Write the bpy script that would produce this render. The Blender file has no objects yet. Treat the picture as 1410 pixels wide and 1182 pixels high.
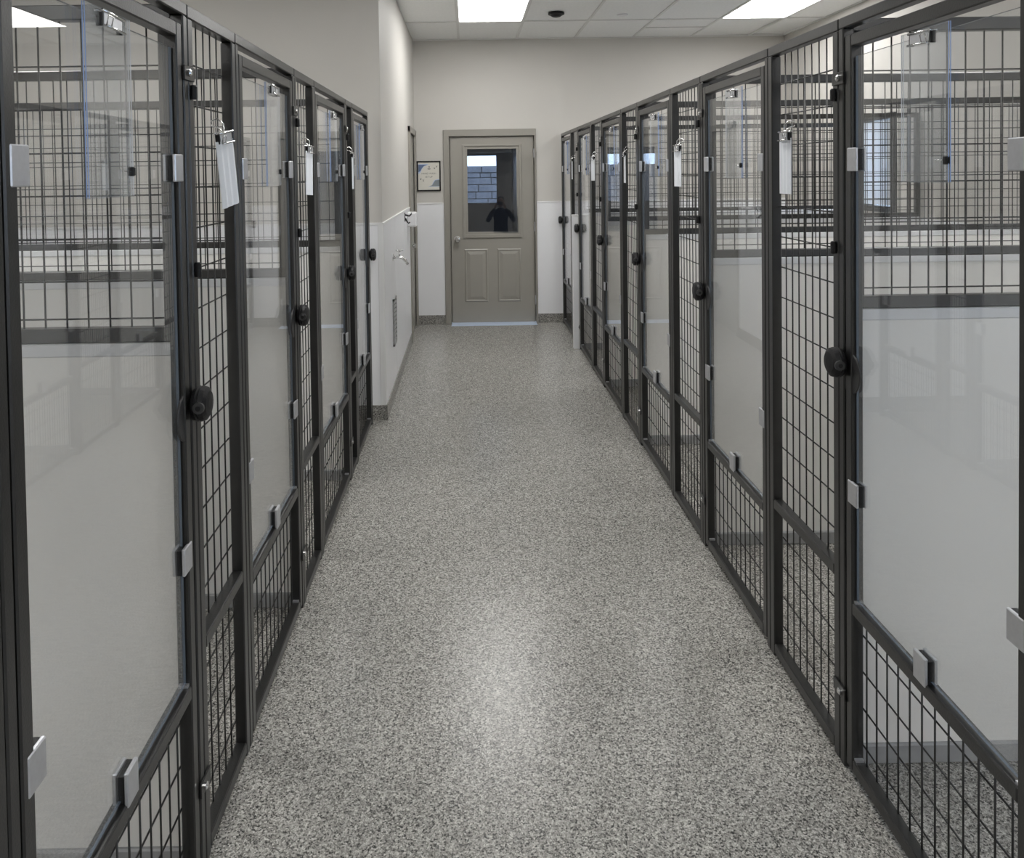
import bpy, bmesh, math, random
from mathutils import Vector, Matrix
random.seed(7)
SC = bpy.context.scene
COL = SC.collection
PI = math.pi

# ------------------------------------------------------------------ camera
YAW, PITCH, ROLL, PX, PY, HCAM, FPX = 0.0062, 0.0252, -0.0144, 651.37, 264.17, 1.6534, 1080.0
fw = Vector((math.sin(YAW)*math.cos(PITCH), math.cos(YAW)*math.cos(PITCH), -math.sin(PITCH)))
rt = Vector((math.cos(YAW), -math.sin(YAW), 0)); dn = fw.cross(rt)
rt2 = rt*math.cos(ROLL) - dn*math.sin(ROLL); dn2 = dn*math.cos(ROLL) + rt*math.sin(ROLL)
cam = bpy.data.objects.new('camera', bpy.data.cameras.new('camera')); COL.objects.link(cam)
M = Matrix(((rt2.x, -dn2.x, -fw.x, 0), (rt2.y, -dn2.y, -fw.y, 0), (rt2.z, -dn2.z, -fw.z, HCAM), (0, 0, 0, 1)))
cam.matrix_world = M
cam.data.sensor_fit = 'HORIZONTAL'; cam.data.sensor_width = 36
cam.data.lens = FPX/1410*36
cam.data.shift_x = (705-PX)/1410; cam.data.shift_y = -(591-PY)/1410
cam.data.clip_start = 0.02; cam.data.clip_end = 200
SC.camera = cam

def cam_ray(px, py):
    v = rt2*((px-PX)/FPX) + dn2*((py-PY)/FPX) + fw
    return v
def at_y(px, py, Y):
    v = cam_ray(px, py); return Vector((0, 0, HCAM)) + v*(Y/v.y)

# ------------------------------------------------------------------ world, exposure
w = bpy.data.worlds.new('sky'); SC.world = w; w.use_nodes = True
w.node_tree.nodes['Background'].inputs[0].default_value = (0.76, 0.86, 1.0, 1)
w.node_tree.nodes['Background'].inputs[1].default_value = 3.6
SC.view_settings.view_transform = 'Standard'; SC.view_settings.look = 'None'
SC.view_settings.gamma = 1; SC.view_settings.use_curve_mapping = False
SC.view_settings.exposure = 0.0
LIGHT_POWER = 15.2      # radiance of the ceiling light diffusers
try:
    SC.cycles.transparent_max_bounces = 40; SC.cycles.max_bounces = 10
    SC.cycles.diffuse_bounces = 5; SC.cycles.sample_clamp_indirect = 4
except Exception: pass

# ------------------------------------------------------------------ materials
def newmat(n):
    m = bpy.data.materials.new(n); m.use_nodes = True
    return m, m.node_tree, m.node_tree.nodes['Principled BSDF']
def pmat(n, col, rough=.5, metal=0, spec=.5, noise=0, nscale=8, bump=0, bscale=60, coat=0):
    m, nt, b = newmat(n)
    b.inputs['Base Color'].default_value = (*col, 1); b.inputs['Roughness'].default_value = rough
    b.inputs['Metallic'].default_value = metal; b.inputs['Specular IOR Level'].default_value = spec
    b.inputs['Coat Weight'].default_value = coat
    tc = nt.nodes.new('ShaderNodeTexCoord')
    if noise:
        no = nt.nodes.new('ShaderNodeTexNoise'); no.inputs['Scale'].default_value = nscale; no.inputs['Detail'].default_value = 4
        nt.links.new(tc.outputs['Object'], no.inputs['Vector'])
        r = nt.nodes.new('ShaderNodeValToRGB')
        r.color_ramp.elements[0].position = .3; r.color_ramp.elements[1].position = .7
        r.color_ramp.elements[0].color = (*[c*(1-noise) for c in col], 1)
        r.color_ramp.elements[1].color = (*[min(1, c*(1+noise)) for c in col], 1)
        nt.links.new(no.outputs['Fac'], r.inputs['Fac']); nt.links.new(r.outputs['Color'], b.inputs['Base Color'])
    if bump:
        n2 = nt.nodes.new('ShaderNodeTexNoise'); n2.inputs['Scale'].default_value = bscale; n2.inputs['Detail'].default_value = 3
        nt.links.new(tc.outputs['Object'], n2.inputs['Vector'])
        bp = nt.nodes.new('ShaderNodeBump'); bp.inputs['Strength'].default_value = bump; bp.inputs['Distance'].default_value = .004
        nt.links.new(n2.outputs['Fac'], bp.inputs['Height']); nt.links.new(bp.outputs['Normal'], b.inputs['Normal'])
    return m
def flake_mat(n, dark=1.0):
    m, nt, b = newmat(n)
    tc = nt.nodes.new('ShaderNodeTexCoord')
    def vor(s):
        v = nt.nodes.new('ShaderNodeTexVoronoi'); v.inputs['Scale'].default_value = s
        nt.links.new(tc.outputs['Object'], v.inputs['Vector'])
        bw = nt.nodes.new('ShaderNodeSeparateColor'); nt.links.new(v.outputs['Color'], bw.inputs['Color']); return bw
    v1 = vor(210); v2 = vor(380)
    r = nt.nodes.new('ShaderNodeValToRGB'); cr = r.color_ramp; cr.interpolation = 'CONSTANT'
    cols = [(0, (.05, .05, .048)), (.15, (.17, .165, .153)), (.34, (.285, .276, .256)), (.56, (.375, .363, .337)),
            (.76, (.46, .447, .415)), (.9, (.62, .605, .57))]
    cr.elements[0].position = 0; cr.elements[0].color = (*[c*dark for c in cols[0][1]], 1)
    cr.elements[1].position = cols[1][0]; cr.elements[1].color = (*[c*dark for c in cols[1][1]], 1)
    for p, c in cols[2:]:
        e = cr.elements.new(p); e.color = (*[x*dark for x in c], 1)
    mx = nt.nodes.new('ShaderNodeMix'); mx.data_type = 'FLOAT'; mx.inputs[0].default_value = .38
    nt.links.new(v1.outputs[0], mx.inputs[2]); nt.links.new(v2.outputs[1], mx.inputs[3])
    st = nt.nodes.new('ShaderNodeMapRange'); st.inputs[1].default_value = .12; st.inputs[2].default_value = .88
    nt.links.new(mx.outputs[0], st.inputs[0]); nt.links.new(st.outputs[0], r.inputs['Fac'])
    nt.links.new(r.outputs['Color'], b.inputs['Base Color'])
    no = nt.nodes.new('ShaderNodeTexNoise'); no.inputs['Scale'].default_value = 90; no.inputs['Detail'].default_value = 2
    nt.links.new(tc.outputs['Object'], no.inputs['Vector'])
    bp = nt.nodes.new('ShaderNodeBump'); bp.inputs['Strength'].default_value = .35; bp.inputs['Distance'].default_value = .002
    nt.links.new(no.outputs['Fac'], bp.inputs['Height']); nt.links.new(bp.outputs['Normal'], b.inputs['Normal'])
    b.inputs['Roughness'].default_value = .25; b.inputs['Specular IOR Level'].default_value = .36
    return m
def clear_mat(n, tint=(1, 1, 1), haze=0.0, f0=.045, rough=0.0, hazecol=(.8, .83, .85)):
    m = bpy.data.materials.new(n); m.use_nodes = True; nt = m.node_tree; nt.nodes.clear()
    out = nt.nodes.new('ShaderNodeOutputMaterial')
    lw = nt.nodes.new('ShaderNodeLayerWeight'); lw.inputs['Blend'].default_value = .5
    pw = nt.nodes.new('ShaderNodeMath'); pw.operation = 'POWER'; pw.inputs[1].default_value = 5
    nt.links.new(lw.outputs['Facing'], pw.inputs[0])
    ma = nt.nodes.new('ShaderNodeMath'); ma.operation = 'MULTIPLY_ADD'; ma.inputs[1].default_value = 1-f0; ma.inputs[2].default_value = f0
    nt.links.new(pw.outputs[0], ma.inputs[0])
    tr = nt.nodes.new('ShaderNodeBsdfTransparent'); tr.inputs[0].default_value = (*tint, 1)
    gl = nt.nodes.new('ShaderNodeBsdfGlossy'); gl.inputs['Roughness'].default_value = rough; gl.inputs[0].default_value = (1, 1, 1, 1)
    base = tr.outputs[0]
    if haze:
        df = nt.nodes.new('ShaderNodeBsdfDiffuse'); df.inputs[0].default_value = (*hazecol, 1)
        hm = nt.nodes.new('ShaderNodeMixShader'); hm.inputs[0].default_value = haze
        nt.links.new(tr.outputs[0], hm.inputs[1]); nt.links.new(df.outputs[0], hm.inputs[2]); base = hm.outputs[0]
    mx = nt.nodes.new('ShaderNodeMixShader'); nt.links.new(ma.outputs[0], mx.inputs[0])
    nt.links.new(base, mx.inputs[1]); nt.links.new(gl.outputs[0], mx.inputs[2]); nt.links.new(mx.outputs[0], out.inputs[0])
    return m
def emit_mat(n, col, s):
    m = bpy.data.materials.new(n); m.use_nodes = True; nt = m.node_tree; nt.nodes.clear()
    out = nt.nodes.new('ShaderNodeOutputMaterial'); e = nt.nodes.new('ShaderNodeEmission')
    e.inputs[0].default_value = (*col, 1); e.inputs[1].default_value = s; nt.links.new(e.outputs[0], out.inputs[0]); return m

MT = dict(
    floor=flake_mat('epoxy_flake_floor'), base=flake_mat('epoxy_flake_base', .8),
    wall=pmat('beige_wall_paint', (.57, .551, .517), .6, noise=.02, nscale=1.5, bump=.08, bscale=180),
    frp=pmat('white_wall_panel', (.84, .845, .865), .28, noise=.015, nscale=3, bump=.12, bscale=90),
    frp_trim=pmat('white_trim', (.8, .8, .8), .35),
    ceil=pmat('ceiling_tile', (.86, .865, .85), .85, noise=.03, nscale=40, bump=.15, bscale=300),
    grid=pmat('ceiling_grid', (.7, .7, .68), .45),
    steel=pmat('charcoal_powder_coat', (.013, .013, .0128), .3, spec=.75, noise=.12, nscale=60, bump=.1, bscale=250),
    wire=pmat('black_wire', (.018, .018, .018), .35),
    black=pmat('black_plastic', (.009, .009, .01), .45, spec=.3, noise=.1, nscale=50),
    black2=pmat('grey_rubber', (.03, .03, .031), .45),
    glass=clear_mat('clear_gate_glass', (.985, .99, .992), haze=.02),
    acryl=clear_mat('clear_acrylic', (.96, .965, .97), haze=.035, f0=.04),
    acryl_edge=pmat('acrylic_edge', (.26, .38, .68), .2),
    acryl_pale=pmat('acrylic_pale_edge', (.6, .63, .68), .2),
    glass_edge=pmat('glass_edge', (.12, .15, .19), .15),
    alu=pmat('brushed_aluminium', (.62, .63, .66), .34, metal=.75, noise=.04, nscale=90),
    chrome=pmat('polished_chrome', (.8, .8, .8), .12, metal=1),
    solid=pmat('pale_partition_panel', (.83, .82, .795), .3, noise=.015, nscale=3, bump=.1, bscale=60),
    solid_lip=pmat('partition_lip', (.7, .71, .73), .3),
    kerb=pmat('grey_kerb', (.33, .335, .34), .4, noise=.1, nscale=20),
    tag=pmat('white_laminate', (.8, .83, .88), .3),
    taupe=pmat('taupe_door_paint', (.32, .305, .272), .38, noise=.02, nscale=6, bump=.05, bscale=160),
    taupe2=pmat('taupe_frame_paint', (.30, .285, .254), .4, noise=.02, nscale=6),
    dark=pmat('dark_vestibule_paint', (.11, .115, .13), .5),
    stone=pmat('pale_outdoor_stone', (.2, .21, .235), .9, noise=.18, nscale=9, bump=.7, bscale=30),
    mortar=pmat('mortar', (.06, .06, .065), .95),
    doorglass=clear_mat('door_window_glass', (.72, .74, .77), f0=.05),
    winglass=clear_mat('window_glass', (.9, .95, 1)),
    winframe=pmat('dark_window_frame', (.03, .032, .036), .4),
    blind=pmat('window_blind', (.75, .79, .85), .6),
    light=emit_mat('light_diffuser', (1.0, .99, .972), LIGHT_POWER),
    cloth=pmat('dark_uniform', (.02, .02, .024), .8), skin=pmat('skin', (.45, .28, .2), .5), hair=pmat('dark_hair', (.02, .015, .012), .6),
    white=pmat('white_plastic', (.75, .75, .76), .35), paper=pmat('cream_paper', (.68, .66, .6), .6),
    blue=pmat('print_blue', (.12, .17, .3), .6), pblue=pmat('print_pale_blue', (.45, .55, .75), .6), pgrey=pmat('print_grey', (.23, .26, .28), .6),
    ink=pmat('print_ink', (.16, .16, .15), .6), vent=pmat('grey_louvre', (.3, .3, .3), .4, noise=.25, nscale=30), dgap=pmat('plenum_dark', (.03, .03, .03), .9),
    thresh_glow=pmat('threshold_daylight_glow', (.62, .72, .9), .3, metal=.2),  # pale blue colour imitates daylight leaking in under the door
)

# ------------------------------------------------------------------ helpers
class MB:
    """collects boxes, tubes and prisms in one bmesh with several materials"""
    def __init__(s, *mats): s.bm = bmesh.new(); s.mats = list(mats)
    def mi(s, mat):
        if mat not in s.mats: s.mats.append(mat)
        return s.mats.index(mat)
    def box(s, x0, x1, y0, y1, z0, z1, mat=None, bev=0):
        tmp = bmesh.new()
        vs = [tmp.verts.new((x, y, z)) for x in (x0, x1) for y in (y0, y1) for z in (z0, z1)]
        for f in ((0, 1, 3, 2), (4, 6, 7, 5), (0, 4, 5, 1), (2, 3, 7, 6), (0, 2, 6, 4), (1, 5, 7, 3)):
            tmp.faces.new([vs[i] for i in f])
        if bev: bmesh.ops.bevel(tmp, geom=tmp.edges[:], offset=bev, segments=1, affect='EDGES')
        bmesh.ops.recalc_face_normals(tmp, faces=tmp.faces[:])
        s._merge(tmp, s.mi(mat) if mat else 0); return s
    def _merge(s, tmp, mi, smooth=False):
        mp = {}
        for v in tmp.verts: mp[v] = s.bm.verts.new(v.co)
        for f in tmp.faces:
            try:
                g = s.bm.faces.new([mp[v] for v in f.verts]); g.material_index = mi; g.smooth = smooth
            except ValueError: pass
        tmp.free()
    def tube(s, pts, r, n=8, mat=None, closed=False):
        pts = [Vector(p) for p in pts]; tmp = bmesh.new(); rings = []
        N = len(pts)
        for i, p in enumerate(pts):
            if closed: t = (pts[(i+1) % N]-pts[i-1])
            else: t = pts[min(i+1, N-1)]-pts[max(i-1, 0)]
            t.normalize(); a = Vector((0, 0, 1)) if abs(t.z) < .9 else Vector((1, 0, 0))
            u = t.cross(a).normalized(); v = t.cross(u)
            rr = r[i] if isinstance(r, (list, tuple)) else r
            rings.append([tmp.verts.new(p+(u*math.cos(2*PI*k/n)+v*math.sin(2*PI*k/n))*rr) for k in range(n)])
        R = range(N if closed else N-1)
        for i in R:
            A, B = rings[i], rings[(i+1) % N]
            for k in range(n): tmp.faces.new((A[k], A[(k+1) % n], B[(k+1) % n], B[k]))
        if not closed:
            tmp.faces.new(rings[0]); tmp.faces.new(rings[-1])
        bmesh.ops.recalc_face_normals(tmp, faces=tmp.faces[:])
        s._merge(tmp, s.mi(mat) if mat else 0, True); return s
    def lathe(s, prof, origin, axis, n=24, mat=None):
        """prof: list of (distance along axis, radius)"""
        ax = Vector(axis).normalized(); a = Vector((0, 0, 1)) if abs(ax.z) < .9 else Vector((1, 0, 0))
        u = ax.cross(a).normalized(); v = ax.cross(u); o = Vector(origin); tmp = bmesh.new(); rings = []
        for d, r in prof:
            rings.append([tmp.verts.new(o+ax*d+(u*math.cos(2*PI*k/n)+v*math.sin(2*PI*k/n))*max(r, 1e-4)) for k in range(n)])
        for A, B in zip(rings, rings[1:]):
            for k in range(n): tmp.faces.new((A[k], A[(k+1) % n], B[(k+1) % n], B[k]))
        tmp.faces.new(rings[0]); tmp.faces.new(rings[-1])
        bmesh.ops.recalc_face_normals(tmp, faces=tmp.faces[:])
        s._merge(tmp, s.mi(mat) if mat else 0, False)
        return s
    def poly(s, pts, mat=None):
        f = s.bm.faces.new([s.bm.verts.new(p) for p in pts]); f.material_index = s.mi(mat) if mat else 0; return s
    def prism(s, pts, d, mat=None):
        d = Vector(d); tmp = bmesh.new(); A = [tmp.verts.new(p) for p in pts]; B = [tmp.verts.new(Vector(p)+d) for p in pts]
        n = len(pts); tmp.faces.new(A); tmp.faces.new(B)
        for k in range(n): tmp.faces.new((A[k], A[(k+1) % n], B[(k+1) % n], B[k]))
        bmesh.ops.recalc_face_normals(tmp, faces=tmp.faces[:])
        s._merge(tmp, s.mi(mat) if mat else 0); return s
    def mesh(s, name):
        me = bpy.data.meshes.new(name); s.bm.to_mesh(me); s.bm.free()
        for m in s.mats: me.materials.append(MT[m])
        return me
    def build(s, name, parent=None, loc=(0, 0, 0), rot=(0, 0, 0), **props):
        return place(name, s.mesh(name), parent, loc, rot, **props)
def place(name, me, parent=None, loc=(0, 0, 0), rot=(0, 0, 0), **props):
    o = bpy.data.objects.new(name, me); COL.objects.link(o); o.location = loc; o.rotation_euler = rot
    if parent is not None: o.parent = parent
    for k, v in props.items(): o[k] = v
    return o
def thing(name, label, cat, loc=(0, 0, 0), rot=(0, 0, 0), group=None):
    o = place(name, None, None, loc, rot); o['label'] = label; o['category'] = cat
    if group: o['group'] = group
    return o
def tag(o, label, cat, group=None):
    o['label'] = label; o['category'] = cat
    if group: o['group'] = group
    return o
def box(name, x0, x1, y0, y1, z0, z1, mat, parent=None, bev=0, **props):
    """a box whose origin is the middle of its base"""
    cx, cy = (x0+x1)/2, (y0+y1)/2
    if parent is not None:
        return MB(mat).box(x0, x1, y0, y1, z0, z1, bev=bev).build(name, parent, **props)
    return MB(mat).box(x0-cx, x1-cx, y0-cy, y1-cy, 0, z1-z0, bev=bev).build(name, None, (cx, cy, z0), **props)
_cache = {}
def wire_mesh_data(L, r=.0022):
    k = (round(L, 4), r)
    if k not in _cache:
        _cache[k] = MB('wire').tube([(0, 0, 0), (0, 0, L)], r, 6).mesh('wire')
    return _cache[k]

# ------------------------------------------------------------------ room dimensions (metres)
XR, XL = 1.013, -.651            # corridor faces of the two kennel rows
D = 8.514; XW = -.576; YF = 5.23 # back wall, corridor-side wall, wall closing the left row
WR, WL, YB, CH = 3.449, -3.1, -3.6, 3.086
S = dict(kind='structure')

box('floor', WL-.1, WR+.1, YB-.1, D+.2, -.1, 0, 'floor', **S)
# ---- walls
wr = place('wall_right', None, None, **S)
WY0, WY1, WZ0, WZ1 = 6.30, 7.35, 1.27, 2.09    # window in the far right wall
VY0, VY1 = -1.5, 1.7                             # unseen window, added to throw bluish daylight on the near partition
for a, b, z0, z1 in ((YB, VY0, 0, CH), (VY0, VY1, 0, WZ0), (VY0, VY1, WZ1, CH), (VY1, WY0, 0, CH), (WY0, WY1, 0, WZ0), (WY0, WY1, WZ1, CH), (WY1, D+.2, 0, CH)):
    box('wall_section', WR, WR+.14, a, b, z0, z1, 'wall', wr)
box('wall_left', WL-.14, WL, YB, YF+.12, 0, CH, 'wall', **S)
box('wall_front', WL-.14, WR+.14, YB-.14, YB, 0, CH, 'wall', **S)
wf = place('wall_facing', None, None, **S)
box('wall_section', WL-.14, XW, YF, YF+.12, 0, CH, 'wall', wf)
for a, b in ((WL+.01, -1.85), (-1.844, -.60)):
    box('wainscot_panel', a, b, YF-.008, YF, .1, 1.31, 'frp', wf)
box('wainscot_trim', WL, XW+.008, YF-.013, YF, 1.31, 1.325, 'frp_trim', wf)
box('corner_trim', XW-.03, XW+.009, YF-.011, YF+.03, .1, 1.325, 'frp_trim', wf, bev=.002)
ws = place('wall_side', None, None, **S)
DY0, DY1, DZ = 7.66, 8.42, 2.05                 # door opening in the side wall
for a, b, z0, z1 in ((YF+.12, DY0, 0, CH), (DY0, DY1, DZ, CH), (DY1, D, 0, CH)):
    box('wall_section', XW-.12, XW, a, b, z0, z1, 'wall', ws)
for a, b in ((YF+.03, 6.03), (6.036, 6.9), (6.906, DY0-.07)):
    box('wainscot_panel', XW, XW+.008, a, b, .1, 1.31, 'frp', ws)
box('wainscot_trim', XW, XW+.013, YF+.03, DY0-.07, 1.31, 1.325, 'frp_trim', ws)
wb = place('wall_back', None, None, **S)
DX0, DX1 = -.19, .72
GX0, GX1, GZ0, GZ1 = -.006, .528, 1.0, 1.906
for a, b, z0, z1 in ((XW-.12, DX0-.02, 0, CH), (DX0-.02, DX1+.02, 2.05, CH), (DX1+.02, WR+.14, 0, CH)):
    box('wall_section', a, b, D, D+.14, z0, z1, 'wall', wb)
for a, b in ((XW+.004, -.266), (.745, 1.96), (1.966, 3.18), (3.186, WR)):
    box('wainscot_panel', a, b, D-.008, D, .1, 1.31, 'frp', wb)
    box('wainscot_trim', a, b, D-.013, D, 1.31, 1.325, 'frp_trim', wb)
box('baseboard_back', XW, -.266, D-.016, D, 0, .1, 'base', **S)
box('baseboard_back', .745, WR, D-.016, D, 0, .1, 'base', **S)
box('baseboard_side', XW, XW+.016, YF-.016, DY0-.07, 0, .1, 'base', **S)
box('baseboard_facing', WL, XW+.016, YF-.016, YF, 0, .1, 'base', **S)
box('baseboard_right', WR-.016, WR, YB, D-.016, 0, .1, 'base', **S)
box('baseboard_left', WL, WL+.016, YB, YF-.016, 0, .1, 'base', **S)
for a, b in ((YB, -1.2), (-1.194, 1.2), (1.206, 3.6), (3.606, 6), (6.006, D-.02)):
    box('wainscot_panel', WR-.008, WR, a, b, .1, 1.25, 'frp', wr)
for a, b in ((YB, -1.2), (-1.194, 1.2), (1.206, 3.6), (3.606, YF-.02)):
    box('wainscot_panel', WL, WL+.008, a, b, .1, 1.31, 'frp', place('wall_left_cladding', None, None, **S) if a == YB else bpy.data.objects['wall_left_cladding'])

# ---- ceiling: tiles and grid, panel lights
cl = place('ceiling', None, None, **S)
box('plenum', WL-.14, WR+.14, YB-.14, D+.2, CH+.16, CH+.2, 'dgap', cl)
gx = [WL, -2.62, -1.985, -1.35, -.712, -.08, .548, 1.175, 1.80, 2.43, 3.06, WR]
gy = [YB]
y = 7.52-1.22*9
while y < 7.6: gy.append(y); y += 1.22
gy.append(D); gy = sorted(g for g in gy if g >= YB)
lights = {(5, 0), (5, 3), (5, 7), (9, 0), (9, 3), (9, 7), (1, 3), (1, 7), (1, 0)}   # column, row counted back from the far one
grid = MB('grid')
for x in gx[1:-1]: grid.box(x-.012, x+.012, YB, D, CH-.004, CH+.02)
for yy in gy[1:-1]: grid.box(WL, WR, yy-.012, yy+.012, CH-.005, CH+.021)
grid.box(1.80, 2.43, 7.95-.012, 7.95+.012, CH-.005, CH+.02)
for a in (WL, WR-.02): grid.box(a, a+.02, YB, D, CH-.006, CH+.02)
grid.box(XW, WR, D-.02, D, CH-.006, CH+.02)
grid.build('ceiling_grid', cl)
ny = len(gy)-1
tcache = {}
LPOS = []
for i in range(len(gx)-1):
    for j in range(ny):
        x0, x1, y0, y1 = gx[i]+.005, gx[i+1]-.005, gy[j]+.005, gy[j+1]-.005
        if x1 < XW and y0 > YF: continue
        row = (ny-2)-j
        if (i, row) in lights: LPOS.append((x0, x1, y0, y1)); continue
        spl = [(y0, y1)] if not (i == 8 and j == ny-1) else [(y0, 7.945), (7.955, y1)]
        for a, b in spl:
            k = (round(x1-x0, 3), round(b-a, 3))
            if k not in tcache: tcache[k] = MB('ceil').box(-k[0]/2, k[0]/2, -k[1]/2, k[1]/2, 0, .015).mesh('ceiling_tile')
            o = place('ceiling_tile', tcache[k], cl, ((x0+x1)/2, (a+b)/2, CH+.004))
            if i == 9 and j == ny-1: o.rotation_euler = (0, -.02, 0); o.location.z += .006
            elif i == 10 and j == ny-1: o.rotation_euler = (.01, .03, 0); o.location.z += .01
lname = {0: 'on the far left', 5: 'over the corridor', 9: 'over the right kennels', 1: 'over the left kennels'}
for (x0, x1, y0, y1) in LPOS:
    c = 'above the corridor' if x0 < .6 and x0 > -.5 else ('above the right-hand kennels' if x0 > 1 else 'above the left-hand kennels')
    ro = 'farthest' if y0 > 6 else ('middle' if y0 > 2 else 'rearmost')
    t = thing('ceiling_light', f'{ro} bright white rectangular panel light in the tiled ceiling {c}', 'light', ((x0+x1)/2, (y0+y1)/2, CH), group='ceiling panel lights')
    hx, hy = (x1-x0)/2, (y1-y0)/2
    MB('light').box(-hx+.015, hx-.015, -hy+.015, hy-.015, .002, .008).build('diffuser', t)
    m = MB('white')
    for a in ((-hx, hx, -hy, -hy+.015), (-hx, hx, hy-.015, hy), (-hx, -hx+.015, -hy, hy), (hx-.015, hx, -hy, hy)): m.box(*a, -.001, .05)
    m.box(-hx, hx, -hy, hy, .05, .06); m.build('housing', t)

# ---- windows in the right wall, the near one unseen and added for its light
def window(name, y0, y1, mull, blinds=True):
    t = place(name, None, None, (WR, (y0+y1)/2, WZ0), **S)
    h = WZ1-WZ0; hy = (y1-y0)/2; f = .05
    m = MB('winframe')
    m.box(-.012, .1, -hy, hy, 0, f); m.box(-.012, .1, -hy, hy, h-f, h)
    m.box(-.012, .1, -hy, -hy+f, f, h-f); m.box(-.012, .1, hy-f, hy, f, h-f)
    for q in mull: m.box(.02, .08, q-.02, q+.02, f, h-f)
    m.build('window_frame', t)
    MB('winglass').box(.045, .051, -hy+f, hy-f, f, h-f).build('pane', t)
    k = 0; yy = -hy+f+.03
    while blinds and yy < hy-f-.02:
        MB('blind').box(.012, .014, -.028, .028, f+.01, h-f-.01).build('blind_slat', t, (0, yy, 0), (0, 0, .9)); yy += .07; k += 1
window('window_1', WY0, WY1, (0.,)); window('window_added', VY0, VY1, (-.55, .55), False)

# ---- door_1 in the back wall with its window
d1 = place('door_1', None, None, (0, D, 0), **S)
m = MB('taupe2')
for a in ((-.263, DX0-.012, 0, 2.114), (DX1+.004, .742, 0, 2.114)):
    m.box(a[0], a[1], -.02, .14, a[2], a[3], bev=.003)
m.box(-.263, .742, -.0205, .14, 2.04, 2.1145, bev=.003)
m.box(DX0-.012, DX0+.016, .046, .06, 0, 2.045); m.box(DX1-.022, DX1+.004, .046, .06, 0, 2.045); m.box(DX0, DX1, .046, .06, 2.01, 2.045)
m.build('door_frame', d1)
lf = place('door_leaf', None, d1)
def leaf():
    m = MB('taupe'); a, b = DX0+.002, DX1-.01; y0, y1 = .012, .044
    m.box(a, GX0-.03, y0, y1, .012, 2.032); m.box(GX1+.03, b, y0, y1, .012, 2.032)
    m.box(GX0-.03, GX1+.03, y0, y1, GZ1+.02, 2.032); m.box(GX0-.03, GX1+.03, y0, y1, .012, GZ0-.03)
    # moulding round the glass
    for (w0, w1, dd) in ((.0, .032, .006), (.03, .055, -.006)):
        X0, X1, Z0, Z1 = GX0-w1, GX1+w1, GZ0-w1-.01, GZ1+w1-.01
        x0, x1, z0, z1 = GX0-w0, GX1+w0, GZ0-w0, GZ1+w0-.005
        yy = y0-.008+dd
        m.box(X0, x0, yy, y0+.02, Z0, Z1, bev=.003); m.box(x1, X1, yy, y0+.02, Z0, Z1, bev=.003)
        m.box(x0-.002, x1+.002, yy, y0+.02, z1, Z1, bev=.003); m.box(x0-.002, x1+.002, yy, y0+.02, Z0, z0, bev=.003)
    return m
ob = leaf().build('leaf_body', lf)
ob.parent = d1; ob.name = 'leaf_panel'; bpy.data.objects.remove(lf)
lf = ob
for X0, X1 in ((-.05, .205), (.31, .565)):      # two embossed panels
    m = MB('taupe'); Z0, Z1 = .235, .815; y0 = .012; g = .02; e = .055
    for (A, dA, B, dB) in (((X0, X1, Z0, Z1), 0., (X0+.012, X1-.012, Z0+.012, Z1-.012), -.007),
                           ((X0+.012, X1-.012, Z0+.012, Z1-.012), -.007, (X0+.026, X1-.026, Z0+.026, Z1-.026), -.001),
                           ((X0+.026, X1-.026, Z0+.026, Z1-.026), -.001, (X0+.06, X1-.06, Z0+.06, Z1-.06), -.009)):
        c = [(A[0], y0+dA, A[2]), (A[1], y0+dA, A[2]), (A[1], y0+dA, A[3]), (A[0], y0+dA, A[3])]
        d = [(B[0], y0+dB, B[2]), (B[1], y0+dB, B[2]), (B[1], y0+dB, B[3]), (B[0], y0+dB, B[3])]
        for k in range(4): m.poly([c[k], c[(k+1) % 4], d[(k+1) % 4], d[k]])
    m.poly(d); bmesh.ops.recalc_face_normals(m.bm, faces=m.bm.faces[:])
    m.box(X0+.001, X1-.001, y0-.0005, y0+.01, Z0+.001, Z1-.001)
    m.build('embossed_panel', lf)
# the pane sits very slightly askew in its beads, which is what puts the photographer's reflection low and to the right
P = at_y(689, 277, D+.03); C0 = Vector((.0, -.30, 1.67))
nrm = ((Vector((0, 0, HCAM))-P).normalized()+(C0-P).normalized()).normalized()
ax = math.atan2(nrm.z, -nrm.y); az = math.atan2(nrm.x, -nrm.y)
pc = ((GX0+GX1)/2, .03, (GZ0+GZ1)/2); hw, hh = (GX1-GX0)/2+.012, (GZ1-GZ0)/2+.012
MB('doorglass').box(-hw, hw, -.002, .002, -hh, hh).build('pane', lf, pc, (-ax, 0, az))
MB('chrome').lathe([(0, .034), (.006, .034), (.008, .014), (.03, .012), (.034, .024), (.046, .031), (.062, .029), (.072, .016)], (-.125, .012, .925), (0, -1, 0), 28).build('door_knob', lf, label='round satin metal knob')
for z in (.25, 1.05, 1.85): MB('alu').lathe([(0, .008), (.1, .008)], (DX1+.0, -.0, z-.05), (0, 0, 1), 10).build('hinge', d1)
MB('thresh_glow').prism([(DX0-.01, -.13, .0), (DX0-.01, -.13, .003), (DX0-.01, -.0, .011), (DX0-.01, .1, .011), (DX0-.01, .1, 0)], (DX1-DX0+.014, 0, 0)).build('threshold', d1, label='daylight glow under the door, painted as a pale threshold')  # plate drawn deep and pale in place of the glow on the floor

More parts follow.
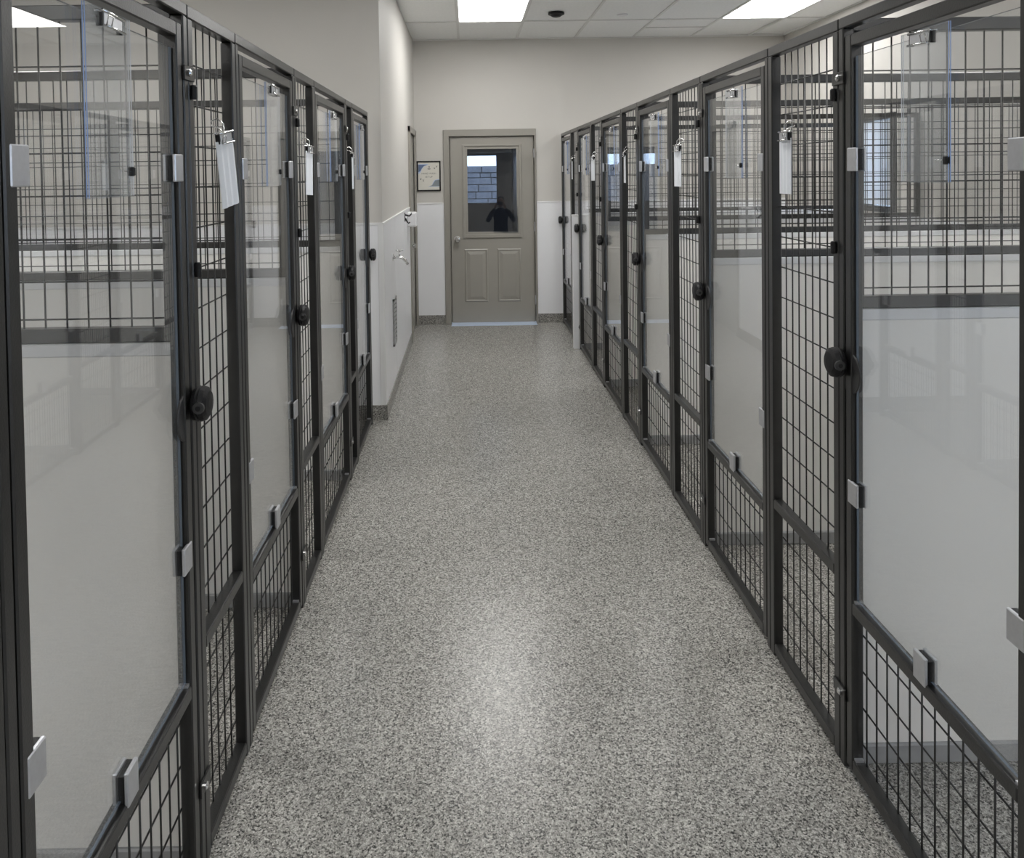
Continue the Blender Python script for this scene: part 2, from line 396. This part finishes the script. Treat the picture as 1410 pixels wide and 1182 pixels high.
# ---- door_2 in the side wall (only its frame and edge-on leaf show)
d2 = place('door_2', None, None, (XW, (DY0+DY1)/2, 0), **S)
hy = (DY1-DY0)/2; m = MB('taupe2')
m.box(-.13, .022, -hy-.06, -hy, 0, 2.11, bev=.003); m.box(-.13, .022, hy, hy+.06, 0, 2.11, bev=.003); m.box(-.13, .022, -hy-.06, hy+.06, 2.05, 2.11, bev=.003)
m.build('door_frame', d2)
l2 = MB('taupe').box(-.045, -.008, -hy+.003, hy-.003, .01, 2.045).build('leaf_panel', d2)
MB('chrome').lathe([(0, .03), (.006, .03), (.008, .012), (.03, .012), (.045, .028), (.06, .02)], (-.008, -hy+.09, .93), (1, 0, 0), 20).build('door_knob', l2)

# ---- vestibule behind door_1, its outer window and the stone wall outside
VB = 11.0
q = at_y(684.5, 213, VB); q2 = at_y(640, 281, VB)
ox0, ox1, oz0, oz1 = q2.x-.6, q.x, q2.z, q.z
vs = place('wall_vestibule', None, None, **S)
box('wall_section', -1.6, ox0, VB, VB+.12, 0, 2.8, 'dark', vs)
box('wall_section', ox1, 2.4, VB, VB+.12, 0, 2.8, 'dark', vs)
box('wall_section', ox0, ox1, VB, VB+.12, 0, oz0, 'dark', vs); box('wall_section', ox0, ox1, VB, VB+.12, oz1, 2.8, 'dark', vs)
box('wall_section', -1.7, -1.6, D+.14, VB+.12, 0, 2.8, 'dark', vs); box('wall_section', 2.4, 2.5, D+.14, VB+.12, 0, 2.8, 'dark', vs)
box('wall_section', .62, .66, VB-1.0, VB, 0, 2.8, 'winframe', vs)
box('floor_vestibule', -1.7, 2.5, D+.2, VB+.12, -.1, 0, 'base', **S)
box('ceiling_vestibule', -1.7, 2.5, D+.14, VB+.12, 2.8, 2.9, 'dark', **S)
w3 = place('window_3', None, None, ((ox0+ox1)/2, VB, oz0), **S)
hw = (ox1-ox0)/2; hh = oz1-oz0; m = MB('winframe')
m.box(-hw, hw, .02, .08, 0, .012); m.box(-hw, hw, .02, .08, hh-.012, hh); m.box(-hw, -hw+.02, .02, .08, 0, hh); m.box(hw-.012, hw, .02, .08, 0, hh)
m.build('window_frame', w3); MB('winglass').box(-hw+.01, hw-.01, .045, .051, .01, hh-.01).build('pane', w3)
SY = 14.5
zt = at_y(660, 228.5, SY).z
sw = thing('stone_wall', 'pale blue-grey stone block wall outdoors, seen through the door window', 'wall', (0, SY, 0))
MB('mortar').box(-2.2, 1.6, .0, .25, 0, zt-.01).build('mortar_core', sw)
z = zt; r = 0
while z > .2:
    hgt = random.choice([.09, .13, .17])
    if z-hgt < 0: break
    x = -2.2+random.random()*.15
    while x < 1.55:
        L = random.uniform(.18, .46); x1 = min(x+L, 1.6)
        if z > .6 and x1 > -.8 and x < .9:
            MB('stone').box(x+.006, x1-.006, -.03-random.random()*.025, .01, z-hgt+.006, z-.006, bev=.008).build('stone', sw)
        else:
            pass
        x = x1
    z -= hgt
box('ground_outside', -8, 9, VB+.12, 30, -.12, -.02, 'stone', **S)

# ------------------------------------------------------------------ kennel hardware
# Local frame of a front unit: origin at the far end of the unit on the floor, on the corridor face.
# u runs towards the camera (0 at the far end), v away from the corridor into the kennel.
T = .032
def B(side):
    """map (u0,u1,v0,v1) of a unit at side to local x,y box; side=+1 right row, -1 left row"""
    def f(u0, u1, v0, v1):
        xs = sorted((side*v0, side*v1)); return xs[0], xs[1], -u1, -u0
    return f
def latch_mesh(side):
    m = MB('black', 'black2', 'chrome'); s = side
    # big two-disc thumb knob on the corridor side, axis across the gate
    m.lathe([(0, .02), (.004, .026), (.007, .037), (.016, .041), (.019, .037), (.021, .037), (.024, .041), (.034, .038), (.040, .028), (.042, .012)], (0, 0, 0), (-s, 0, 0), 28, 'black')
    m.lathe([(.0, .0135), (.006, .0135), (.006, .009), (.0065, .0085)], (-s*.027, -.035, .0), (0, -1, -.0), 16, 'black2')
    m.lathe([(.0, .006), (.0085, .006)], (-s*.027, -.035, 0), (0, -1, 0), 12, 'black')
    return m
def backplate_mesh(side):
    # round inner plate on the kennel side of the gate
    return MB('black2').lathe([(0, .054), (.002, .056), (.005, .055), (.006, .05)], (0, 0, 0), (side, 0, 0), 28)
def clip_mesh(side, vert=True):
    m = MB('alu', 'black')
    if vert:   # clip gripping the pane edge and the stile, long way up
        m.box(-.016, -.008, -.024, .024, -.031, .031, 'alu', bev=.002); m.box(.006, .013, -.024, .024, -.031, .031, 'alu', bev=.002)
        m.box(-.008, .006, -.024, .024, -.028, .028, 'black')
    else:
        m.box(-.017, -.008, -.023, .023, -.03, .036, 'alu', bev=.002); m.box(.006, .014, -.023, .023, -.03, .036, 'alu', bev=.002)
        m.box(-.008, .006, -.023, .023, -.03, .03, 'black')
    return m.mesh('pane_clip')
LATCH = {s: latch_mesh(s).mesh('latch_knob') for s in (1, -1)}
BPL = {s: backplate_mesh(s).mesh('latch_plate') for s in (1, -1)}
CLIPV = clip_mesh(1); CLIPH = clip_mesh(1, False)
ORD = ['nearest', 'second', 'third', 'fourth', 'fifth', 'sixth']

def make_gate(side, n, f, idx, endpost=True):
    """gate between depth n (near) and f (far)"""
    X = XR if side > 0 else XL; W = f-n; bb = B(side)
    rown = 'right' if side > 0 else 'left'
    t = thing('kennel_gate', f'{ORD[idx]} charcoal kennel gate of the {rown} row, clear pane above a low wire grid', 'gate', (X, f, 0), group='kennel gates')
    def P(name, u0, u1, v0, v1, z0, z1, par=t, mat='steel'):
        return MB(mat).box(*bb(u0, u1, v0, v1), z0, z1, bev=.003).build(name, par)
    P('post', 0, .026, 0, T, 0, 2.026); P('post', W-.026, W, 0, T, 0, 2.026)
    P('header', 0, W, 0, T, 2.026, 2.056)
    g = .008; a = .026+g; b = W-.026-g; zb, zm0, zm1, zt0, zt1 = .02, .450, .482, 1.970, 2.003
    m = MB('steel')
    for (u0, u1, z0, z1) in ((a, a+T, zb, zt1), (b-T, b, zb, zt1), (a+T, b-T, zb, zb+T), (a+T, b-T, zm0, zm1), (a+T, b-T, zt0, zt1)):
        m.box(*bb(u0, u1, .001, T+.001), z0, z1, bev=.003)
    for u in (a+T+.006, b-T-.006):
        for z in (zm1+.002, zb+T+.002):
            m.box(*bb(u-.005, u+.005, .006, T-.004), z-.002, z+.004, 'alu')
    fr = m.build('leaf_frame', t)
    # pane
    p0, p1, q0, q1 = a+T+.006, b-T-.006, zm1+.008, 1.944
    m = MB('glass', 'glass_edge'); x0, x1, y0, y1 = bb(p0, p1, .012, .018); m.box(x0, x1, y0, y1, q0, q1)
    for fc in m.bm.faces:
        if abs(fc.normal.x) < .5: fc.material_index = 1
    m.bm.normal_update()
    for fc in m.bm.faces: fc.material_index = 0 if abs(fc.normal.x) > .5 else 1
    m.build('pane', fr, label='clear pane with pale edges')
    vm = side*.015
    for u in (a+T-.001+.006, b-T+.001-.006):
        for z in (1.672, .78): place('pane_clip', CLIPV, fr, (vm, -u, z), (0, 0, 0 if side > 0 else PI), label='silver clip with black pad')
    place('pane_clip', CLIPH, fr, (vm, -(a+b)/2, .505), (0, 0, 0 if side > 0 else PI), label='silver clip with black pad')
    # wire grid of the low section
    u = a+T+.025; ws = []
    while u < b-T-.01: ws.append(u); u += .0508
    for u in ws: place('wire', wire_mesh_data(zm0-zb-T+.01), fr, (side*(T-.004), -u, zb+T-.005))
    for z in (.39, .29, .19, .09): place('wire', wire_mesh_data(b-a-2*T+.01), fr, (side*(T+.0006), -(a+T-.005), z), (PI/2, 0, 0))
    # latch at the far stile
    place('latch_knob', LATCH[side], fr, (0, -.022, 1.122), label='black round latch knob')
    place('latch_plate', BPL[side], fr, (side*.004, -(a+.014), 1.10), label='dark round latch plate')
    return t, a, b
def clamp_mesh(side):
    m = MB('steel', 'black', 'chrome'); bb = B(side)
    m.box(*bb(-.03, .035, -.005, 0), -.017, .017, 'steel', bev=.001)
    m.lathe([(0, .009), (.005, .009), (.008, .005)], (-side*.005, -.012, 0), (-side, 0, 0), 14, 'chrome')
    return m.mesh('clamp')
def pin_mesh(side):
    m = MB('black'); m.lathe([(0, .008), (.003, .0085), (.03, .0085), (.034, .006)], (-side*.006, -.004, -.016), (0, 0, 1), 12); return m.mesh('rubber_pin')
CLAMP = {s: clamp_mesh(s) for s in (1, -1)}; PIN = {s: pin_mesh(s) for s in (1, -1)}
def make_panel(side, n, f, idx, hw=True, lab=None):
    X = XR if side > 0 else XL; W = f-n; bb = B(side); rown = 'right' if side > 0 else 'left'
    t = thing('wire_panel', lab or f'{ORD[idx]} full-height charcoal framed wire panel of the {rown} row, beside a gate', 'panel', (X, f, 0), group='fixed wire panels')
    a, b = .004, W-.004; m = MB('steel')
    for (u0, u1, z0, z1) in ((a, a+T, 0, 2.024), (b-T, b, 0, 2.024), (a+T, b-T, .012, .012+T), (a+T, b-T, .505, .537), (a, b, 2.024, 2.056)):
        m.box(*bb(u0, u1, 0, T), z0, z1, bev=.003)
    fr = m.build('panel_frame', t)
    k = max(1, round((W-2*T)/.0508)-1); st = (W-2*T)/(k+1)
    for i in range(k): place('wire', wire_mesh_data(1.98), fr, (side*(T-.004), -(T+st*(i+1)), .044))
    z = 1.93
    while z > .06:
        if abs(z-.52) > .03: place('wire', wire_mesh_data(W-2*T), fr, (side*(T+.0006), -T, z), (PI/2, 0, 0))
        z -= .1016
    if hw:
        for z in (1.893, .205): place('clamp', CLAMP[side], t, (0, -(W-.0), z), (PI if False else 0, 0, 0), label='small clamp with bright bolt')
        for z in (1.85, 1.43): place('rubber_pin', PIN[side], t, (0, -(W-.022), z), label='black rubber pin')
    return t
def make_partition(side, y, idx):
    rown = 'right' if side > 0 else 'left'; X = (XR if side > 0 else XL)+side*(T+.004); L = abs((WR if side > 0 else WL)-X)-.012
    t = thing('kennel_partition', f'{ORD[idx]} cross partition between the {rown} kennels, pale solid panel below wire grid', 'partition', (X, y, 0), group='kennel partitions')
    s = side
    def bx(m, v0, v1, y0, y1, z0, z1, mat=None, bev=.0):
        a, b = sorted((s*v0, s*v1)); m.box(a, b, y0, y1, z0, z1, mat, bev); return m
    m = MB('steel')
    bx(m, 0, L, -.016, .016, 2.020, 2.056, bev=.003); bx(m, 0, L, -.016, .016, 1.264, 1.298, bev=.003)
    bx(m, 0, T, -.016, .016, 1.298, 2.020, bev=.003); bx(m, L-T, L, -.016, .016, 1.298, 2.020, bev=.003)
    bx(m, 1.15, 1.15+T, -.0159, .0159, 1.298, 2.020, bev=.003) if False else None
    fr = m.build('grid_frame', t)
    v = T+.03
    while v < L-T-.01:
        place('wire', wire_mesh_data(.73), fr, (s*v, -.0027, 1.293)); v += .0508
    for z in (1.915, 1.813, 1.711, 1.61, 1.508, 1.407, 1.318):
        place('wire', wire_mesh_data(L-2*T), fr, (s*T, .0027, z), (0, s*PI/2, 0))
    bx(MB('solid'), .004, L, -.018, .018, .055, 1.232).build('solid_panel', t, label='pale smooth solid lower panel')
    bx(MB('solid_lip'), 0, L, -.022, .022, 1.232, 1.263, bev=.003).build('cap_strip', t)
    bx(MB('kerb'), .01, L+.01, -.028, .028, 0, .055, bev=.004).build('kerb', t, label='grey kerb strip')
    return t

R = [2.137+1.271*i for i in range(6)]; R[5] = 8.49
for i, f in enumerate(R):
    make_gate(1, f-.765, f, i)
    if i < 5: make_panel(1, f, R[i+1]-.765, i)
    if i < 5: make_partition(1, f+.01, i)
LG = [(1.075, 1.845), (2.228, 2.975), (3.36, 4.215), (4.46, 5.15)]
LP = [(1.845, 2.228), (2.975, 3.36), (4.215, 4.46)]
for i, (n, f) in enumerate(LG): make_gate(-1, n, f, i)
for i, (n, f) in enumerate(LP):
    make_panel(-1, n, f, i); make_partition(-1, n+.01, i)
make_panel(-1, .69, 1.075, 3, False, 'charcoal framed wire panel at the extreme left edge, nearest of the left row')

# ---- bulldog clip used on tags and holders
def clip_parts(par, loc, rot, w=.08, side=1):
    c = MB('chrome', 'black'); h = w/2; o = -side          # o points towards the corridor
    c.box(*sorted((o*.002, o*.0075)), -h+.006, h-.006, -.024, -.003, 'alu', bev=.001)
    c.tube([(o*.007, -h, 0), (o*.007, h, 0)], .0036, 8, 'chrome')
    c.tube([(o*.012, -h+.006, -.027), (o*.012, h-.006, -.027)], .0028, 8, 'chrome')
    c.tube([(-o*.006, -h, 0), (-o*.006, h, 0)], .003, 8, 'chrome')
    c.tube([(o*.010, -h*.8, -.026), (o*.014, -h*.8, -.008), (o*.014, -h*.35, -.008), (o*.010, -h*.35, -.026)], .0014, 6, 'chrome')
    for e in (-h+.002, h-.002): c.box(-.0055, .0055, e-.003, e+.003, -.028, -.003, 'black', bev=.001)
    return c.build('bulldog_clip', par, loc, rot, label='chrome bulldog clip')
def make_holder(side, yc, idx, fardot, y0=None, zc=0):
    X = XR if side > 0 else XL; rown = 'right' if side > 0 else 'left'
    t = thing('card_holder', f'clear empty acrylic card holder clipped high on the {ORD[idx]} gate of the {rown} row', 'card holder', (X+side*.002, yc, 1.617), group='clear card holders on the gates')
    w, h = .18, .34
    m = MB('acryl', 'acryl_edge', 'acryl_pale')
    for xo in (0, .004): m.box(side*xo-.001, side*xo+.001, -w/2, w/2, 0, h)
    m.bm.normal_update()
    for fc in m.bm.faces: fc.material_index = 0 if abs(fc.normal.x) > .5 else (1 if fc.normal.y < -.5 else 2)
    m.box(-.001 if side > 0 else -.006, .006 if side > 0 else .001, -w/2, w/2, -.002, .001, 'acryl')
    m.build('sleeve', t, label='clear sleeve with bluish edges')
    clip_parts(t, (side*.002, .01, h-.006), (side*.04, 0, 0), .085, side)
    d = 1 if fardot else -1
    m = MB('black', 'chrome'); m.box(-.006, .005, d*(w/2-.006)-.006, d*(w/2-.006)+.007, .038, .056, 'black', bev=.002)
    m.tube([(-.006, d*(w/2-.012), .047), (-.010, d*(w/2-.02), .048), (-.010, d*(w/2-.032), .048)], .0012, 6, 'chrome')
    m.build('binder_clip', t, label='small black binder clip')
for i, f in enumerate(R): make_holder(1, f-.397+(0.0 if i == 0 else -.02), i, False)
for i, (n, f) in enumerate(LG): make_holder(-1, f-.40 if i < 1 else (n+f)/2+.05, i, True)

def make_tag(side, yc, idx, tilt=0, lean=0):
    X = XR if side > 0 else XL; rown = 'right' if side > 0 else 'left'
    t = thing('kennel_tag', f'white laminated card hanging from a clip on the {ORD[idx]} wire panel, {rown} row', 'tag', (X-side*.012, yc, 1.80), (lean, 0, tilt), 'hanging white cards')
    w, h = .088, .175
    m = MB('tag'); n = 7; ys = [-w/2+w*i/(n-1) for i in range(n)]; xs = [(0, .004, 0, .003, 0, .004, 0)[i] for i in range(n)]
    pts = [(x, y, -.055-h) for x, y in zip(xs, ys)] + [(x+.0025, y, -.055-h) for x, y in reversed(list(zip(xs, ys)))]
    m.prism(pts, (0, 0, h), 'tag'); m.build('card', t)
    clip_parts(t, (.001, 0, -.034), (0, 0, 0), .07, side)
    m = MB('chrome')
    m.tube([(.0, 0, -.042), (0, .006, -.03), (0, .006, -.012), (side*.014, .003, .002), (side*.03, 0, -.004), (side*.03, -.003, -.016), (side*.012, -.006, -.02), (0, -.006, -.03)], .0022, 8, closed=True)
    m.build('snap_hook', t, label='small chrome snap hook')
for i in range(5): make_tag(1, (R[i]+R[i+1]-.765)/2+.08, i, (.0, .1, -.1, .15, -.1)[i])
make_tag(-1, 2.05, 0, -.2, .16); make_tag(-1, 3.17, 1, -.1, -.05); make_tag(-1, 4.34, 2, .1)

# ---- white post at the far right, in front of the kennel row
pw = thing('wall_post', 'narrow white-clad waist-high post standing in the far end of the right kennel row', 'post', (.982, 7.25, 0))
MB('frp').box(-.024, .030, -.03, .03, 0, 1.23, bev=.003).build('cladding', pw)
MB('frp_trim').box(.02, .0315, -.032, .032, 0, 1.24, bev=.001).build('corner_trim', pw)
MB('frp_trim').box(-.026, .032, -.032, .032, 1.23, 1.245, bev=.002).build('cap', pw)

# ---- side wall fittings
fc = thing('wall_faucet', 'chrome wall tap on the white-clad side wall past the left kennels', 'faucet', (XW+.008, 5.80, 1.03))
MB('chrome').lathe([(0, .03), (.004, .03), (.008, .018)], (0, 0, 0), (1, 0, 0), 20).build('flange', fc)
MB('chrome').tube([(0, 0, 0), (.05, 0, 0), (.075, .0, -.006), (.10, .02, -.035), (.108, .03, -.055)], [.011, .011, .013, .011, .012], 12).build('spout', fc)
m = MB('chrome'); m.tube([(.052, 0, .0), (.052, 0, .045)], .007, 10)
for k in range(4):
    a = k*PI/2+.4; m.tube([(.052, 0, .048), (.052+.028*math.cos(a), .028*math.sin(a), .052)], [.005, .007], 8)
m.build('handle', fc)
vt = thing('wall_vent', 'grey louvred metal grille low on the white-clad side wall', 'vent', (XW+.008, 5.85, .375))
m = MB('vent')
for a in ((-.1, .1, 0, .02), (-.1, .1, .33, .35), (-.1, -.082, 0, .35), (.082, .1, 0, .35)): m.box(0, .012, *a, bev=.002)
m.build('grille_frame', vt); MB('dgap').box(0, .002, -.09, .09, .01, .34).build('duct_mouth', vt)
for k in range(10): MB('vent').box(-.006, .006, -.083, .083, -.001, .001).build('slat', vt, (.007, 0, .035+k*.031), (0, .7, 0))
hk = thing('wall_hook', 'small black coat hook at the wainscot top on the side wall', 'hook', (XW+.008, 6.98, 1.22))
MB('black').box(0, .005, -.02, .02, 0, .08, bev=.002).build('hook_plate', hk)
MB('black').tube([(.004, 0, .06), (.04, 0, .05), (.058, 0, .065), (.06, 0, .08)], [.008, .007, .006, .008], 8).tube([(.004, 0, .03), (.02, 0, .0), (.034, 0, -.015), (.045, 0, -.005)], [.007, .006, .006, .007], 8).build('hook_arms', hk)
wbx = thing('wall_box', 'small white box jutting from the side wall beside the door frame', 'box', (XW+.008, 7.28, 1.155))
MB('white').box(0, .088, -.06, .06, 0, .135, bev=.008).build('housing', wbx)
MB('white').box(.01, .082, -.064, -.058, .012, .123, bev=.003).build('cover', wbx)

# ---- framed poster on the back wall
po = thing('framed_poster', 'small black-framed pastel poster on the back wall left of the door', 'poster', (-.424, D-.001, 1.453))
W2, HT, fr_ = .129, .327, .014
m = MB('black')
for a in ((-W2, W2, 0, fr_), (-W2, W2, HT-fr_, HT), (-W2, -W2+fr_, 0, HT), (W2-fr_, W2, 0, HT)): m.box(a[0], a[1], -.018, 0, a[2], a[3], bev=.002)
m.build('frame', po, label='thin black frame')
pr = MB('paper').box(-W2+.01, W2-.01, -.009, -.001, .01, HT-.01).build('print', po, label='cream print with blue and grey waves')
def flat(pts, mat, y=-.0092):
    n = len(pts); return MB(mat).prism([(x, y, z) for x, z in pts], (0, -.0004, 0)).build('printed_shape', pr)
a0, a1, t0, t1 = -W2+fr_+.002, W2-fr_-.002, .052, HT-.04
flat([(a0, t1+.006), (a1*.0, t1+.006), (-.02, t1-.005), (-.055, t1-.022), (-.075, t1-.05), (-.09, t1-.085), (a0, t1-.1)], 'pblue')
flat([(a0, t1), (-.015, t1), (-.05, t1-.014), (-.072, t1-.035), (-.09, t1-.07), (a0, t1-.08)], 'blue', -.0097)
flat([(a1, t0-.004), (-.015, t0-.004), (.03, t0+.008), (.045, t0+.04), (.062, t0+.068), (a1, t0+.078)], 'pblue')
flat([(a1, t0), (.0, t0), (.035, t0+.012), (.052, t0+.04), (.068, t0+.064), (a1, t0+.070)], 'pgrey', -.0097)
def oval(cx, cz, rx, rz, n=10): return [(cx+rx*math.cos(2*PI*k/n), cz+rz*math.sin(2*PI*k/n)) for k in range(n)]
for cx, cz in ((.085, .262), (.062, .243), (-.088, .128), (-.06, .112)):
    flat(oval(cx, cz, .007, .006), 'ink')
    for k in range(3): flat(oval(cx-.007+.007*k, cz+.011, .0025, .003, 6), 'ink')
flat(oval(.005, .262, .007, .008), 'ink'); flat(oval(.003, .24, .018, .006), 'ink')
def text(s, size, loc, parent, mat, rot=(PI/2, 0, 0)):
    cu = bpy.data.curves.new('lettering', 'FONT'); cu.body = s; cu.size = size; cu.align_x = 'CENTER'; cu.extrude = .0002
    tmp = bpy.data.objects.new('tmp', cu); COL.objects.link(tmp)
    bpy.context.view_layer.update()
    me = bpy.data.meshes.new_from_object(tmp.evaluated_get(bpy.context.evaluated_depsgraph_get()))
    bpy.data.objects.remove(tmp); me.materials.clear(); me.materials.append(MT[mat])
    return place('lettering', me, parent, loc, rot)
text('HAND WASH', .026, (0, -.0095, .182), pr, 'ink'); text('SET UP', .026, (0, -.0095, .146), pr, 'ink')

# ---- ceiling fittings
sd = thing('ceiling_sensor', 'black domed sensor on the ceiling beside the corridor light', 'sensor', (.82, 7.13, CH))
MB('black').lathe([(0, .072), (.018, .074), (.022, .066)], (0, 0, 0), (0, 0, -1), 32).build('mounting_ring', sd)
MB('black').lathe([(.02, .055), (.03, .05), (.04, .035), (.045, .012)], (0, 0, 0), (0, 0, -1), 28).build('dome', sd)
sp = thing('sprinkler_cap', 'small white round cap on the ceiling right of the black sensor', 'cap', (1.446, 7.26, CH))
MB('white').lathe([(0, .05), (.008, .05), (.011, .044)], (0, 0, 0), (0, 0, -1), 28).build('cover_plate', sp)

# ------------------------------------------------------------------ photographer, standing behind the camera; reflected in the door window
ph = thing('person', 'person in dark clothes raising a phone, reflected in the door window', 'person', (0, -.40, 0))
def skin_obj(name, verts, edges, mat, root=0, sub=1):
    me = bpy.data.meshes.new(name); me.from_pydata([v[:3] for v in verts], edges, [])
    o = place(name, me, ph); mod = o.modifiers.new('skin', 'SKIN'); mod.use_smooth_shade = True
    for i, v in enumerate(verts):
        d = me.skin_vertices[0].data[i]; d.radius = (v[3], v[4] if len(v) > 4 else v[3]); d.use_root = (i == root)
    s = o.modifiers.new('sub', 'SUBSURF'); s.levels = sub; s.render_levels = sub
    me.materials.append(MT[mat]); return o
bodyv = [(0, 0, .95, .165, .12), (0, 0, 1.15, .145, .105), (0, 0, 1.35, .17, .12), (0, 0, 1.47, .10, .09), (0, .0, 1.54, .055),
         (.18, 0, 1.43, .065), (.30, .05, 1.22, .052), (.12, .27, 1.50, .04),
         (-.18, 0, 1.43, .065), (-.30, .05, 1.22, .052), (-.12, .27, 1.50, .04),
         (.10, 0, .88, .095), (.11, .02, .48, .065), (.11, -.02, .09, .048), (.12, .12, .04, .035, .045),
         (-.10, 0, .88, .095), (-.11, .02, .48, .065), (-.11, -.02, .09, .048), (-.12, .12, .04, .035, .045)]
bodye = [(0, 1), (1, 2), (2, 3), (3, 4), (2, 5), (5, 6), (6, 7), (2, 8), (8, 9), (9, 10), (0, 11), (11, 12), (12, 13), (13, 14), (0, 15), (15, 16), (16, 17), (17, 18)]
skin_obj('body', bodyv, bodye, 'cloth')
skin_obj('head', [(0, .0, 1.53, .05), (0, .01, 1.60, .065, .075), (0, .015, 1.68, .08, .098), (0, .005, 1.76, .062, .075)], [(0, 1), (1, 2), (2, 3)], 'skin')
skin_obj('hair', [(0, -.02, 1.62, .06), (0, -.03, 1.70, .088, .09), (0, -.005, 1.79, .07, .085)], [(0, 1), (1, 2)], 'hair')
face = MB('skin', 'hair').lathe([(0, .012), (.02, .008), (.03, .002)], (0, .095, 1.655), (0, 1, -.2), 10, 'skin')
for sx in (-1, 1):
    face.lathe([(0, .011), (.004, .009), (.006, .003)], (sx*.032, .088, 1.685), (0, 1, 0), 12, 'hair')
    face.lathe([(0, .022), (.01, .026), (.014, .015)], (sx*.078, .0, 1.67), (sx, 0, 0), 12, 'skin')
face.box(-.024, .024, .088, .1, 1.612, 1.618, 'hair'); face.build('face', ph)
for sx in (-1, 1):
    skin_obj('hand', [(sx*.12, .27, 1.50, .028), (sx*.10, .315, 1.56, .034, .02), (sx*.085, .34, 1.60, .03, .016)], [(0, 1), (1, 2)], 'skin')
    for k in range(4):
        z = 1.575+.022*k
        skin_obj('finger', [(sx*.095, .325, z-.01, .0095), (sx*.088, .362, z, .009), (sx*.062, .372, z+.004, .0085), (sx*.04, .370, z+.006, .007)], [(0, 1), (1, 2), (2, 3)], 'skin')
    skin_obj('thumb', [(sx*.098, .31, 1.57, .011), (sx*.075, .335, 1.60, .0105), (sx*.045, .345, 1.625, .009)], [(0, 1), (1, 2)], 'skin')
phn = thing('phone', 'dark phone held up by the reflected person', 'phone', (0, -.043, 1.575))
MB('black').box(-.075, .075, -.004, .004, 0, .072, bev=.003).build('phone_body', phn)
MB('black2').lathe([(0, .011), (.002, .010)], (0, .004, .055), (0, 1, 0), 20).build('lens', phn)
